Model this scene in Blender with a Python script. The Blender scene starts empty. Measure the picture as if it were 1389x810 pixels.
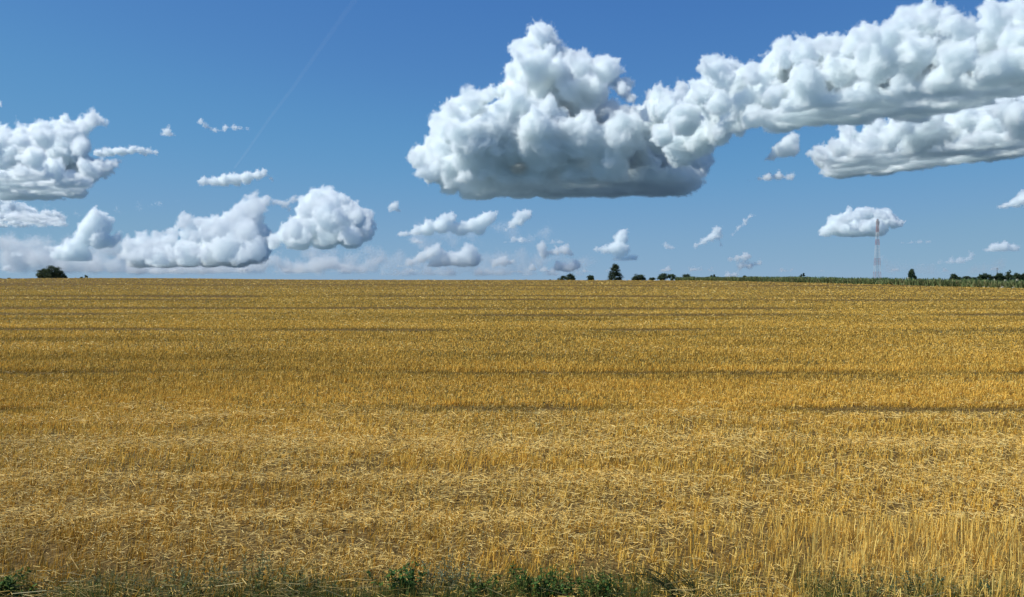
import bpy, math, random
import numpy as np

S = bpy.context.scene
C = S.collection
R = math.radians

# ------------------------------------------------------------------ camera, sky, sun, exposure
F_PX, CX, CY, HZ = 1155.0, 694.5, 405.0, 385.0      # focal length in photo pixels, picture centre, eye level
CAM_Z = 2.5
cam_d = bpy.data.cameras.new("camera"); cam = bpy.data.objects.new("camera", cam_d); C.objects.link(cam)
cam_d.sensor_width = 36.0; cam_d.lens = 36.0 * F_PX / 1389.0
cam_d.clip_start = 0.1; cam_d.clip_end = 250000.0
PITCH = math.atan((CY - HZ) / F_PX)
cam.location = (0, 0, CAM_Z); cam.rotation_euler = (R(90) - PITCH, 0, 0)
S.camera = cam

SUN_EL, SUN_AZ = R(48), R(268)
world = bpy.data.worlds.new("World"); S.world = world; world.use_nodes = True
wn = world.node_tree
sky = wn.nodes.new('ShaderNodeTexSky'); sky.sky_type = 'NISHITA'; sky.sun_disc = False
sky.sun_elevation = SUN_EL; sky.sun_rotation = SUN_AZ
sky.altitude = 3000; sky.air_density = 1.0; sky.dust_density = 0.0; sky.ozone_density = 6.0
bgn = wn.nodes['Background']; bgn.inputs[1].default_value = 0.1
# the deep blue of a clear summer sky: a tone curve on the Sky Texture's own colour
scn = wn.nodes.new('ShaderNodeVectorMath'); scn.operation = 'SCALE'; scn.inputs['Scale'].default_value = 0.085
crv = wn.nodes.new('ShaderNodeRGBCurve'); sc2 = wn.nodes.new('ShaderNodeVectorMath'); sc2.operation = 'SCALE'; sc2.inputs['Scale'].default_value = 10.0
def set_curve(c, pts):
    c.points[0].location = pts[0]; c.points[1].location = pts[-1]
    for p in pts[1:-1]: c.points.new(*p)
    for p in c.points: p.handle_type = 'AUTO_CLAMPED'
set_curve(crv.mapping.curves[0], [(0, 0), (.035, .03), (.070, .060), (.089, .078), (.127, .112), (.227, .188), (.387, .245), (1, .36)])
set_curve(crv.mapping.curves[1], [(0, 0), (.07, .09), (.138, .185), (.174, .225), (.242, .300), (.392, .370), (.52, .405), (1, .5)])
set_curve(crv.mapping.curves[2], [(0, 0), (.17, .31), (.296, .478), (.356, .515), (.456, .565), (.584, .585), (.65, .57), (1, .6)])
crv.mapping.update()
wn.links.new(sky.outputs[0], scn.inputs[0]); wn.links.new(scn.outputs[0], crv.inputs['Color'])
wn.links.new(crv.outputs[0], sc2.inputs[0]); wn.links.new(sc2.outputs[0], bgn.inputs[0])

sun_d = bpy.data.lights.new("sun", 'SUN'); sun_d.energy = 5.0; sun_d.angle = R(0.53); sun_d.color = (1.0, 0.98, 0.915)
sun = bpy.data.objects.new("sun", sun_d); C.objects.link(sun)
to_sun = (math.cos(SUN_EL) * math.sin(SUN_AZ), math.cos(SUN_EL) * math.cos(SUN_AZ), math.sin(SUN_EL))
sun.rotation_euler = (R(90) - SUN_EL, 0, math.pi - SUN_AZ)
from mathutils import Vector
sun.rotation_euler = Vector(to_sun).to_track_quat('Z', 'Y').to_euler()

S.view_settings.view_transform = 'Standard'; S.view_settings.look = 'None'
S.view_settings.exposure = 0.0; S.view_settings.gamma = 1.0
S.render.engine = 'CYCLES'
cy = S.cycles
cy.volume_step_rate = 2.4; cy.max_bounces = 16; cy.volume_bounces = 16; cy.diffuse_bounces = 3; cy.glossy_bounces = 2
cy.transparent_max_bounces = 8; cy.transmission_bounces = 2
cy.use_denoising = True; cy.use_adaptive_sampling = False
cy.sample_clamp_indirect = 8.0; cy.caustics_reflective = False; cy.caustics_refractive = False

rng = np.random.default_rng(7)

# ------------------------------------------------------------------ helpers
def tag(o, label=None, cat=None, group=None, kind=None):
    if label: o['label'] = label
    if cat: o['category'] = cat
    if group: o['group'] = group
    if kind: o['kind'] = kind
    return o

def ray(px, py):
    """world direction through a photo pixel, scaled so that y = 1"""
    u = (px - CX) / F_PX; v = (CY - py) / F_PX
    c, s = math.cos(PITCH), math.sin(PITCH)
    y = c + v * s; z = v * c - s
    return u / y, z / y

def hash3(i, j, k, seed):
    h = (i * 374761393 + j * 668265263 + k * 2147483647 + seed * 1274126177) & 0xFFFFFFFF
    h = ((h ^ (h >> 13)) * 1274126177) & 0xFFFFFFFF
    h = h ^ (h >> 16)
    return (h & 0xFFFF) / 65535.0

def vnoise(p, seed=0):
    """value noise in [-1, 1] at points p (n, 3)"""
    i = np.floor(p).astype(np.int64); f = p - i; f = f * f * (3 - 2 * f)
    out = 0
    for dx in (0, 1):
        wx = f[:, 0] if dx else 1 - f[:, 0]
        for dy in (0, 1):
            wy = f[:, 1] if dy else 1 - f[:, 1]
            for dz in (0, 1):
                wz = f[:, 2] if dz else 1 - f[:, 2]
                out = out + wx * wy * wz * hash3(i[:, 0] + dx, i[:, 1] + dy, i[:, 2] + dz, seed)
    return out * 2 - 1

def mesh_from(name, verts, faces, material, parent=None, nper=4, colors=None, smooth=False):
    """verts (n,3), faces (m,nper) numpy -> linked object"""
    me = bpy.data.meshes.new(name)
    me.vertices.add(len(verts)); me.vertices.foreach_set('co', np.asarray(verts, np.float32).ravel())
    m = len(faces)
    me.loops.add(m * nper); me.loops.foreach_set('vertex_index', np.asarray(faces, np.int32).ravel())
    me.polygons.add(m); me.polygons.foreach_set('loop_start', np.arange(0, m * nper, nper, dtype=np.int32))
    if smooth: me.polygons.foreach_set('use_smooth', np.ones(m, bool))
    me.update(calc_edges=True)
    if colors is not None:
        at = me.color_attributes.new('tint', 'FLOAT_COLOR', 'POINT')
        rgba = np.ones((len(verts), 4), np.float32); rgba[:, :3] = colors
        at.data.foreach_set('color', rgba.ravel())
    me.materials.append(material)
    o = bpy.data.objects.new(name, me); C.objects.link(o)
    if parent: o.parent = parent
    return o

# ------------------------------------------------------------------ clouds
def cloud_material(name, density, soft, grain=0.0, eat=.8):
    m = bpy.data.materials.new(name); m.use_nodes = True; nt = m.node_tree
    for n in list(nt.nodes):
        if n.type != 'OUTPUT_MATERIAL': nt.nodes.remove(n)
    out = nt.nodes['Material Output']
    v = nt.nodes.new('ShaderNodeVolumeScatter')
    v.inputs['Color'].default_value = (.972, .996, .998, 1); v.inputs['Density'].default_value = density
    v.inputs['Anisotropy'].default_value = 0.3
    ab = nt.nodes.new('ShaderNodeVolumeAbsorption'); ad = nt.nodes.new('ShaderNodeAddShader')
    ab.inputs['Color'].default_value = v.inputs['Color'].default_value; ab.inputs['Density'].default_value = density
    nt.links.new(v.outputs[0], ad.inputs[0]); nt.links.new(ab.outputs[0], ad.inputs[1]); nt.links.new(ad.outputs[0], out.inputs['Volume'])
    if soft:                                                  # vapour thins out towards the edge of the cloud
        at = nt.nodes.new('ShaderNodeAttribute'); at.attribute_name = 'density'
        pw = nt.nodes.new('ShaderNodeMath'); pw.operation = 'POWER'; pw.inputs[1].default_value = 1.7
        ml = nt.nodes.new('ShaderNodeMath'); ml.operation = 'MULTIPLY'; ml.inputs[1].default_value = density
        src = at.outputs['Fac']
        if grain:                                             # torn, curdled edge: the thin outer vapour is eaten away by fine noise
            tc = nt.nodes.new('ShaderNodeTexCoord'); nz = nt.nodes.new('ShaderNodeTexNoise'); nz.inputs['Scale'].default_value = 1 / grain; nz.inputs['Detail'].default_value = 2.0; nz.inputs['Roughness'].default_value = .6
            nt.links.new(tc.outputs['Object'], nz.inputs['Vector'])
            mr = nt.nodes.new('ShaderNodeMapRange'); mr.inputs[1].default_value = .3; mr.inputs[2].default_value = .7; mr.inputs[3].default_value = 0; mr.inputs[4].default_value = eat
            nt.links.new(nz.outputs[0], mr.inputs[0])
            su = nt.nodes.new('ShaderNodeMath'); su.operation = 'SUBTRACT'; nt.links.new(at.outputs['Fac'], su.inputs[0]); nt.links.new(mr.outputs[0], su.inputs[1])
            ml2 = nt.nodes.new('ShaderNodeMath'); ml2.operation = 'MULTIPLY'; ml2.use_clamp = True; ml2.inputs[1].default_value = 1.8
            nt.links.new(su.outputs[0], ml2.inputs[0]); src = ml2.outputs[0]
        nt.links.new(src, pw.inputs[0]); nt.links.new(pw.outputs[0], ml.inputs[0]); nt.links.new(ml.outputs[0], v.inputs['Density']); nt.links.new(ml.outputs[0], ab.inputs['Density'])
    else:
        m.cycles.homogeneous_volume = True
    return m

def fractal_spheres(base, levels, kids, minr):
    """base (n,4); smaller lobes grow on the outside of the larger ones"""
    allp = [base]; cur = base
    for lv in range(levels):
        n = len(cur); kids = max(5, int(kids * .62)) if lv else kids
        d = rng.normal(size=(n, kids, 3)); d /= np.linalg.norm(d, axis=2, keepdims=True)
        d[..., 2] = np.where(d[..., 2] < -0.3, -d[..., 2], d[..., 2])
        r = cur[:, None, 3] * rng.uniform(0.25, 0.55, (n, kids))
        c = cur[:, None, :3] + d * (cur[:, None, 3:4] * rng.uniform(0.7, 0.95, (n, kids, 1)))
        nx = np.concatenate([c, r[..., None]], 2).reshape(-1, 4)
        cur = nx[nx[:, 3] > minr]
        keep = np.ones(len(cur), bool)
        for b0 in range(0, len(cur), 20000):                  # lobes wholly inside a bigger one do not show
            cc = cur[b0:b0 + 20000]
            dd = np.sqrt(((cc[:, None, :3] - base[None, :, :3]) ** 2).sum(2)) + cc[:, 3:4]
            keep[b0:b0 + 20000] = ~(dd < base[None, :, 3] * .97).any(1)
        cur = cur[keep]
        if not len(cur): break
        allp.append(cur)
    return np.concatenate(allp)

def build_cloud(label, circles, line, od=10.0, alt=1200.0, depth=1.0, minpx=1.6, levels=4, kids=14, flat=0.22, fill=0, belly=20,
                voxpx=0.9, amp=2.4, wl=22.0, band=6.5, bed=None):
    """circles: (px, py, r_px); line: [(px, py_of_base), ...] the flat base, which lies at altitude alt and so gives the distance"""
    lx = [a for a, _ in line]; lb = [b for _, b in line]
    P = []
    for (px, py, r) in circles:
        pb = float(np.interp(px, lx, lb)); D0 = alt / ray(CX, pb)[1]
        Dn = alt / ray(CX, max(pb - belly, py - r * .2))[1]
        for k in range(1 + fill):
            if k == 0: D = D0 + rng.uniform(-.35, .35) * depth * r / F_PX * D0
            else: D = rng.uniform(Dn, D0) if k % 2 else D0 + rng.uniform(0, 1.5) * depth * r / F_PX * D0
            rr = r * (1 if k == 0 else rng.uniform(.6, .95))
            u, z = ray(px, py)
            P.append((u * D, D, CAM_Z + z * D, rr / F_PX * D))
    if bed:                                                   # the flat bottom, seen from below at a slant
        x0, x1, br = bed
        for px in np.arange(x0, x1, br * .45):
            for q in range(4):
                pb = float(np.interp(px, lx, lb)); D = rng.uniform(alt / ray(CX, pb - belly * .8)[1], alt / ray(CX, pb)[1])
                rr = br * rng.uniform(.55, 1.4) / F_PX * D; u, z = ray(px, pb)
                P.append((u * D, D, alt + rr * rng.uniform(.1, .5), rr))
    base = np.array(P); Dm = base[:, 1].mean(); pxm = Dm / F_PX
    density = od / (2 * base[:, 3].mean())
    sp = fractal_spheres(base, levels, kids, minpx * pxm)
    if flat < 1: sp = sp[sp[:, 2] > alt - 0.5 * sp[:, 3]]
    vox = voxpx * pxm
    org = np.array([sp[:, 0].mean(), Dm, alt])
    me = bpy.data.meshes.new('cloud'); me.vertices.add(len(sp))
    me.vertices.foreach_set('co', (sp[:, :3] - org).astype(np.float32).ravel())
    at = me.attributes.new('rad', 'FLOAT', 'POINT'); at.data.foreach_set('value', sp[:, 3].astype(np.float32))
    o = bpy.data.objects.new('cloud', me); C.objects.link(o); o.location = org
    mat = cloud_material('cloud_vapour', density, band > 0, (6.5 if fill >= 3 else 3.4 if levels >= 3 else 2.6) * pxm, .62 if fill >= 3 else .8); me.materials.append(mat)
    md = o.modifiers.new('billows', 'NODES')
    md.node_group = cloud_group(vox, amp * pxm, wl * pxm, band * pxm, flat, 3 * pxm, mat)
    tag(o, label, 'cloud', None, 'stuff')
    return o

def cloud_group(vox, amp, wl, band, flat, soft, mat):
    g = bpy.data.node_groups.new('cloud_shape', 'GeometryNodeTree')
    g.interface.new_socket('Geometry', in_out='INPUT', socket_type='NodeSocketGeometry')
    g.interface.new_socket('Geometry', in_out='OUTPUT', socket_type='NodeSocketGeometry')
    N = g.nodes; L = g.links
    i = N.new('NodeGroupInput'); o = N.new('NodeGroupOutput')
    a = N.new('GeometryNodeInputNamedAttribute'); a.data_type = 'FLOAT'; a.inputs['Name'].default_value = 'rad'
    mp = N.new('GeometryNodeMeshToPoints'); pv = N.new('GeometryNodePointsToVolume'); vm = N.new('GeometryNodeVolumeToMesh')
    pv.resolution_mode = 'VOXEL_SIZE'; pv.inputs['Voxel Size'].default_value = vox; pv.inputs['Density'].default_value = 1.0
    vm.resolution_mode = 'GRID'; vm.inputs['Threshold'].default_value = 0.3; vm.inputs['Adaptivity'].default_value = 0.0
    L.new(i.outputs[0], mp.inputs['Mesh']); L.new(a.outputs['Attribute'], mp.inputs['Radius'])
    L.new(mp.outputs[0], pv.inputs['Points']); L.new(a.outputs['Attribute'], pv.inputs['Radius'])
    L.new(pv.outputs[0], vm.inputs['Volume'])
    def mth(op, x, y=None, z=None):
        m = N.new('ShaderNodeMath'); m.operation = op
        for q, v in enumerate((x, y, z)):
            if v is None: continue
            if isinstance(v, (int, float)): m.inputs[q].default_value = v
            else: L.new(v, m.inputs[q])
        return m.outputs[0]
    # billows: the surface is pushed out and in by creased noise before it is filled with vapour
    nrm = N.new('GeometryNodeInputNormal'); acc = None
    for w_, a_ in ((1.0, 1.1), (.42, .34), (.21, .38), (.10, .38)):
        if wl * w_ < 2.2 * vox: continue
        nz = N.new('ShaderNodeTexNoise'); nz.inputs['Scale'].default_value = 1 / (wl * w_); nz.inputs['Detail'].default_value = 0.0
        t = mth('SUBTRACT', nz.outputs[0], 0.5)
        if w_ == 1.0: t = mth('MULTIPLY', t, 4.5 * amp)
        else: t = mth('MULTIPLY_ADD', mth('ABSOLUTE', t), 7 * a_ * amp, -0.8 * a_ * amp)
        acc = t if acc is None else mth('ADD', acc, t)
    vs = N.new('ShaderNodeVectorMath'); vs.operation = 'SCALE'; L.new(nrm.outputs[0], vs.inputs[0]); L.new(acc, vs.inputs['Scale'])
    sp = N.new('GeometryNodeSetPosition'); L.new(vm.outputs[0], sp.inputs['Geometry']); L.new(vs.outputs[0], sp.inputs['Offset'])
    last = sp.outputs[0]
    if flat < 1:                                              # flat base at the condensation level
        ps = N.new('GeometryNodeInputPosition'); sx = N.new('ShaderNodeSeparateXYZ'); L.new(ps.outputs[0], sx.inputs[0])
        nb = N.new('ShaderNodeTexNoise'); nb.inputs['Scale'].default_value = 1 / (2.2 * wl); nb.inputs['Detail'].default_value = 2.0
        lvl = mth('MULTIPLY_ADD', nb.outputs[0], 3.0 * amp, float(soft) - 1.5 * amp)
        below = mth('MINIMUM', mth('SUBTRACT', sx.outputs[2], lvl), 0.0)
        up = mth('MULTIPLY', below, -(1 - flat))
        cb = N.new('ShaderNodeCombineXYZ'); L.new(up, cb.inputs[2])
        s2 = N.new('GeometryNodeSetPosition'); L.new(last, s2.inputs['Geometry']); L.new(cb.outputs[0], s2.inputs['Offset']); last = s2.outputs[0]
    mv = N.new('GeometryNodeMeshToVolume'); mv.resolution_mode = 'VOXEL_SIZE'; mv.inputs['Voxel Size'].default_value = vox
    mv.inputs['Interior Band Width'].default_value = max(band, 3 * vox)
    v2 = N.new('GeometryNodeVolumeToMesh'); v2.resolution_mode = 'GRID'; v2.inputs['Threshold'].default_value = 0.3
    L.new(mv.outputs[0], v2.inputs['Volume'])
    sm = N.new('GeometryNodeSetMaterial'); sm.inputs['Material'].default_value = mat
    L.new(last, mv.inputs['Mesh']); L.new((mv if band > 0 else v2).outputs[0], sm.inputs['Geometry']); L.new(sm.outputs[0], o.inputs[0])
    return g

MAIN = [(733,50,21),(712,72,20),(746,68,18),(722,98,30),(755,100,28),(788,90,21),(822,98,23),(846,120,17),(856,134,10),(700,70,13),(694,96,14),
        (790,130,38),(742,140,40),(700,130,26),(640,138,20),(614,150,18),(660,132,14),(600,176,22),(584,188,12),(567,214,17),
        (586,232,21),(612,252,18),(636,262,17),(640,190,40),(690,190,48),(740,190,50),(790,190,48),(840,190,42),
        (680,238,32),(730,238,32),(780,236,32),(830,234,32),(876,230,30),(915,228,28),(946,222,23),(890,134,17),(905,160,32),(925,122,13),
        (940,170,30),(930,140,20),(952,125,15),(962,152,20),(966,188,16),(600,212,24),(618,236,20),(592,200,20),(650,246,18),(606,238,22),(632,246,20),(596,222,22),(622,222,24),(660,215,36),(870,180,30),(660,262,14),(700,262,16),(750,262,16),(800,260,16),(850,260,16),(900,256,16),(940,250,14)]
build_cloud('huge white towering cumulus above the middle of the field', MAIN, [(540,274),(980,268)], od=10, depth=1.3, fill=6, belly=24, amp=3, bed=(650,940,17))
BANK = [(965,95,19),(985,108,26),(1020,104,20),(1040,96,16),(1064,78,25),(1090,76,24),(1112,62,15),(1134,62,19),(1160,58,20),(1184,50,18),(1205,50,22),
        (1232,34,24),(1262,24,24),(1288,34,22),(1310,48,22),(1345,14,18),(1366,18,20),(1388,12,20),(1340,50,26),(1376,60,34),(1300,80,40),(1240,76,40),
        (1190,88,36),(1140,98,36),(1096,112,32),(1050,128,30),(1010,136,30),(975,140,28),(1350,98,34),(1400,88,36),(1280,112,34),(1220,122,30),(1165,128,28),
        (1110,140,24),(1060,152,18),(1020,160,20),(985,165,20),(1430,50,40),(1450,90,40),(905,150,26),(900,185,26),(928,165,26),(925,205,26),(950,190,26),(955,130,24),(975,178,22),(1000,168,20),(1040,160,18),(1075,158,16)]
build_cloud('long grey bellied cumulus bank running off the upper right corner', BANK, [(870,262),(950,224),(1020,192),(1100,176),(1250,168),(1389,138),(1460,124)], od=9.5, depth=1.4, fill=4, belly=40, amp=3.4, bed=(1060,1470,17))
LOW = [(1150,180,14),(1185,172,16),(1225,170,20),(1265,165,22),(1310,158,22),(1350,148,22),(1395,138,24),(1116,214,18),(1138,204,18),(1156,196,17),(1180,190,17),(1206,196,26),(1170,216,26),(1140,224,20),(1240,190,28),(1275,184,28),(1310,180,30),(1345,172,30),
       (1385,160,32),(1420,160,36),(1230,212,22),(1280,205,24),(1330,200,24),(1380,194,26),(1200,226,16),(1160,234,12),(1440,190,30)]
build_cloud('white cumulus shelf with grey base below the large bank', LOW, [(1096,248),(1200,240),(1300,228),(1389,216),(1450,212)], od=9, depth=1.2, fill=4, belly=30, amp=2.6, bed=(1130,1460,15))
LEFT = [(125,163,14),(112,172,16),(142,167,7),(90,180,20),(60,188,21),(30,190,20),(4,190,18),(85,205,26),(45,215,30),(10,220,28),(-25,205,30),(70,235,28),(35,245,25),
        (5,248,22),(108,200,18),(120,232,22),(142,228,13),(158,222,8),(100,250,15),(142,208,9),(-20,245,24)]
build_cloud('bright cumulus heap with dark right belly at the left edge', LEFT, [(0,275),(220,272)], od=9, depth=1.2, fill=4, belly=35, amp=2.6, bed=(-20,112,14))
build_cloud('low grey cloud shelf under the left cumulus heap', [(8,284,18),(34,290,16),(58,297,11),(74,301,8),(-14,285,22),(20,300,10),(45,303,8)], [(0,312),(90,312)], od=9, depth=1.2, fill=2, belly=18, bed=(-20,82,9))
def wisp(label, circles, basey, od=3.0, **k):
    k.setdefault('minpx', 1.2); k.setdefault('levels', 2); k.setdefault('kids', 8)
    k.setdefault('voxpx', 0.5); k.setdefault('amp', 1.15); k.setdefault('wl', 8.0); k.setdefault('band', 4.0)
    od *= 1.6
    full = []
    for (p, q) in zip(circles, circles[1:] + circles[-1:]):   # bridge neighbouring puffs
        full.append((p[0], p[1], p[2] * 1.3 + .9))
        d = math.hypot(p[0] - q[0], p[1] - q[1])
        if 0 < d < 1.9 * (p[2] + q[2]) + 5:
            for t in (.33, .67): full.append((p[0] + (q[0] - p[0]) * t, p[1] + (q[1] - p[1]) * t, (p[2] * (1 - t) + q[2] * t) * rng.uniform(.8, 1.15) + .5))
    circles = full
    build_cloud(label, circles, [(0, basey), (1389, basey)], od=od, depth=k.pop('depth', 1.0), **k)
wisp('tall thin cumulus tower left of the low bank', [(130,296,11),(122,310,12),(140,306,11),(116,322,12),(135,325,12),(150,328,8),(160,322,6),(98,345,13),(80,344,10),(110,348,12)], 358, od=4)
wisp('hazy low cloud above the bushy tree on the left', [(10,352,12),(30,350,14),(55,352,14),(80,356,14),(105,360,14),(130,360,14),(155,362,12),(175,366,9),(0,330,10),(25,332,9),(55,330,7),(20,366,10),(60,366,10)], 375, od=1.0, amp=1.6, wl=16, band=6)
wisp('long low cumulus bank above the left half of the field', [(180,335,11),(200,331,10),(215,331,10),(232,326,9),(190,350,16),(222,350,18),(255,345,18),(285,345,18),
     (190,321,6),(212,319,6),(236,315,7),(251,299,9),(270,303,8),(291,297,6),(282,309,9),(172,329,7),(262,322,13),(285,318,13),(300,310,13),(315,300,13),(330,290,13),(345,281,12),(360,272,7),(330,310,20),(350,322,16),(305,335,20),(345,338,18),(320,350,16)], 366, od=2.4, levels=3, band=3.5, amp=2.3, wl=11, voxpx=.7, fill=1, belly=12)
wisp('thin veil joining the two domes of the low bank', [(372,274,5),(385,277,6),(398,270,5),(408,270,4),(392,284,4)], 366, od=1.5, flat=1)
wisp('brightest domed cumulus in the low bank', [(430,277,15),(450,279,15),(415,288,12),(470,285,13),(485,292,11),(445,298,24),(470,305,20),(420,306,17),(400,312,13),(386,319,10),
     (500,293,7),(502,303,7),(495,315,11),(372,328,9),(440,322,16),(478,322,14),(405,328,14)], 342, od=3.6, levels=3, band=3.5, amp=2.2, wl=11, voxpx=.7, fill=2, belly=12)
wisp('small pale cloudlets low over the horizon on the left', [(185,366,12),(215,367,12),(245,367,12),(275,366,12),(300,366,10),(330,366,9),(355,358,11),(372,354,9),(390,362,10),(410,366,11),(430,361,12),(450,357,10),(470,366,10),(490,366,7),(502,357,7),(514,353,6),(508,366,7)], 376, od=1.1, amp=1.5, wl=14, band=5)
wisp('faint pale layer low over the middle horizon', [(520,372,6),(550,372,8),(580,370,9),(610,372,9),(650,371,9),(680,372,8),(715,371,8),(750,372,8),(785,373,6)], 379, od=.9, amp=1.2, wl=12, band=5)
wisp('pale cloud strip below the great cumulus', [(545,320,6),(565,314,7),(580,311,9),(602,297,6),(614,295,6),(600,308,9),(625,311,9),(642,306,9),(656,300,9),(664,296,8),(650,312,8)], 324, od=4)
wisp('slanting cloudlet under the base of the great cumulus', [(705,298,8),(714,291,7),(695,305,6),(687,311,3)], 316, od=3, flat=1)
wisp('tiny puff beside the low bank', [(535,280,6),(529,285,4),(541,285,4)], 292, od=3)
wisp('stepped low cloud over the middle of the horizon', [(541,363,4),(556,357,6),(572,350,7),(585,343,8),(592,337,7),(605,352,9),(620,352,9),(636,341,9),(640,352,11),(628,360,8),(590,360,8)], 366, od=2.5)
wisp('small round puffs right of the stepped low cloud', [(683,354,7),(672,357,6),(694,356,5),(735,336,7),(738,346,6),(756,340,6),(766,339,7),(773,344,5),(722,364,6),(758,363,8),(770,366,9),(781,360,7),(650,371,5),(610,373,5)], 372, od=2)
wisp('upright puff above the pyramid shaped tree', [(845,316,6),(843,325,8),(834,337,8),(820,339,6),(809,339,4),(846,338,8),(835,353,5),(848,352,5),(860,350,5)], 358, od=3)
wisp('speck of cloud over the far bushes', [(905,334,5),(910,337,4)], 342, od=2)
wisp('slanting cloudlet left of the mast', [(944,333,4),(955,328,5),(965,322,6),(973,313,6),(975,322,5),(978,331,3)], 338, od=3, flat=1)
wisp('narrow rising streak of cloud left of the mast', [(994,319,3),(1002,309,4),(1010,301,4),(1018,293,4)], 324, od=2.5, flat=1)
wisp('low flat puffs above the far crop', [(990,352,4),(1000,350,5),(1012,348,6),(1003,361,5),(1015,360,5),(1030,356,4),(988,374,5),(998,373,4)], 367, od=2, flat=1)
wisp('white cumulus behind the top of the mast', [(1120,315,7),(1134,307,11),(1150,297,10),(1166,292,9),(1178,286,6),(1192,291,7),(1204,295,8),(1213,302,8),(1160,309,13),(1188,308,13),(1144,311,11),(1221,304,5)], 325, od=4, levels=3, band=3, amp=1.4, wl=12, fill=2, belly=8)
wisp('thin flat cloud right of the mast', [(1224,331,2.5),(1236,330,3.5),(1248,328,3.5),(1260,327,3)], 334, od=1.8)
wisp('faint flat clouds low on the right', [(1274,357,4),(1290,354,5),(1304,353,5),(1316,351,4),(1318,345,4),(1250,363,5),(1265,364,5),(1196,350,3)], 362, od=1.5)
wisp('pale flat cumulus at the right low sky', [(1340,341,5),(1350,337,7),(1362,335,7),(1376,337,6)], 345, od=3)
wisp('cloudlet cut by the right edge', [(1355,281,3.5),(1365,279,5),(1378,275,7),(1392,271,9)], 287, od=4)
wisp('small cloud in the gap under the large bank', [(1068,193,8),(1076,190,8),(1062,203,10),(1075,203,9),(1048,213,6),(1040,216,4)], 222, od=4)
wisp('flat wisp below the gap cloud', [(1030,243,4),(1042,241,6),(1056,239,6),(1072,240,5),(1015,246,3)], 249, od=2.5)
wisp('long small cloud over the low bank', [(275,247,6),(290,247,6),(305,246,8),(320,244,8),(335,241,8),(350,238,6),(358,235,5),(368,243,4)], 257, od=4)
wisp('round little puff in the upper left sky', [(227,180,6),(221,183,4),(233,183,4)], 188, od=3)
wisp('twin wisps in the upper left sky', [(272,166,4),(279,171,4),(292,178,4),(305,174,4.5),(320,173,4),(335,175,3)], 184, od=2.5)
wisp('flat streak reaching right from the left cumulus heap', [(135,209,6),(150,207,6),(165,206,6),(180,204,5.5),(192,204,5),(202,206,4),(212,208,3.5),(196,209,3)], 216, od=5)
def veil(label, x0, x1, y0, y1, basey, od, r=12, n=None, **k):
    n = n or int((x1 - x0) * (y1 - y0) / (r * r * .9))
    wisp(label, [(rng.uniform(x0, x1), rng.uniform(y0, y1), r * rng.uniform(.5, 1.1)) for _ in range(n)], basey, od=od, amp=3.2, wl=16, band=9, voxpx=1.0, **k)
veil('milky veil low behind the left end of the field', -10, 190, 325, 374, 378, .85, 13)
veil('milky veil behind the long low cumulus bank', 180, 520, 340, 374, 378, .85, 12)
veil('thin pale veil low behind the middle of the horizon', 520, 800, 345, 376, 379, .6, 11)
veil('pale veil under the small clouds at left centre', 560, 740, 306, 336, 345, .5, 10, 40)
veil('faint low veil right of the mast', 1200, 1389, 358, 376, 379, .3, 9, 50)
wisp('faint slanting streak of high cloud at lower left', [(105,292,5),(130,288,6),(160,285,6),(190,281,6),(215,277,5),(240,272,4)], 300, od=.8, flat=1, band=6, amp=2.5, wl=12)
for nm_, by_, cs_ in (('faint row of small puffs over the left horizon', 356, [(22, 345), (62, 338), (168, 350)]), ('second faint row of puffs close to the left horizon', 372, [(10, 366), (70, 364), (130, 367), (236, 368), (330, 366), (392, 368), (462, 369)]),
                      ('faint row of puffs close to the middle horizon', 373, [(535, 369), (575, 367), (655, 369), (700, 370), (742, 368), (795, 370), (830, 366)]), ('thin scraps of cloud over the middle of the horizon', 334, [(560, 329), (705, 326), (748, 330)]),
                      ('scraps of low cloud near the right horizon', 372, [(905, 368), (950, 366), (1065, 369), (1120, 368), (1215, 369), (1290, 368), (1345, 366)])):
    cc_ = []
    for (a_, b_) in cs_:
        wd_ = rng.uniform(8, 22)
        for q in range(7):
            t_ = rng.uniform(-1, 1); cc_.append((a_ + t_ * wd_, b_ + 2 - rng.uniform(0, 5) * (1 - abs(t_)), rng.uniform(2.2, 5.5) * (1.15 - .6 * abs(t_))))
    wisp(nm_, cc_, by_, od=1.3)
# contrail
tv, tf = [], []
pth = [np.array([ray(px, py)[0] * (9000 / ray(px, py)[1]), 9000 / ray(px, py)[1], 9000.0]) for px, py in ((492, -14), (462, 26), (430, 72), (398, 118), (366, 160), (335, 205), (318, 228))]
def ring_tube(pts, rad, sides=8):
    V, F = [], []
    for i_, q in enumerate(pts):
        d = pts[min(i_ + 1, len(pts) - 1)] - pts[max(i_ - 1, 0)]; d /= np.linalg.norm(d); a_ = np.cross(d, [0, 0, 1.0]); a_ /= np.linalg.norm(a_); b_ = np.cross(a_, d)
        V += [q + (a_ * math.cos(t) + b_ * math.sin(t)) * rad for t in np.linspace(0, 2 * np.pi, sides, endpoint=False)]
    for i_ in range(len(pts) - 1):
        for k in range(sides): F.append((i_ * sides + k, (i_ + 1) * sides + k, (i_ + 1) * sides + (k + 1) % sides, i_ * sides + (k + 1) % sides))
    return np.array(V), np.array(F)
pth = [pth[0] + (pth[0] - pth[1]) * 1e-3] + pth + [pth[-1] + (pth[-1] - pth[-2]) * 1e-3]
tv, tf = ring_tube(pth, 95.0)
tv[:8] = tv[:8].mean(0) + (tv[:8] - tv[:8].mean(0)) * .001; tv[-8:] = tv[-8:].mean(0) + (tv[-8:] - tv[-8:].mean(0)) * .001
import bmesh
tm_ = bmesh.new(); bv_ = [tm_.verts.new(q) for q in tv]; [tm_.faces.new([bv_[i] for i in f]) for f in tf]; bmesh.ops.recalc_face_normals(tm_, faces=tm_.faces[:])
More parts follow.
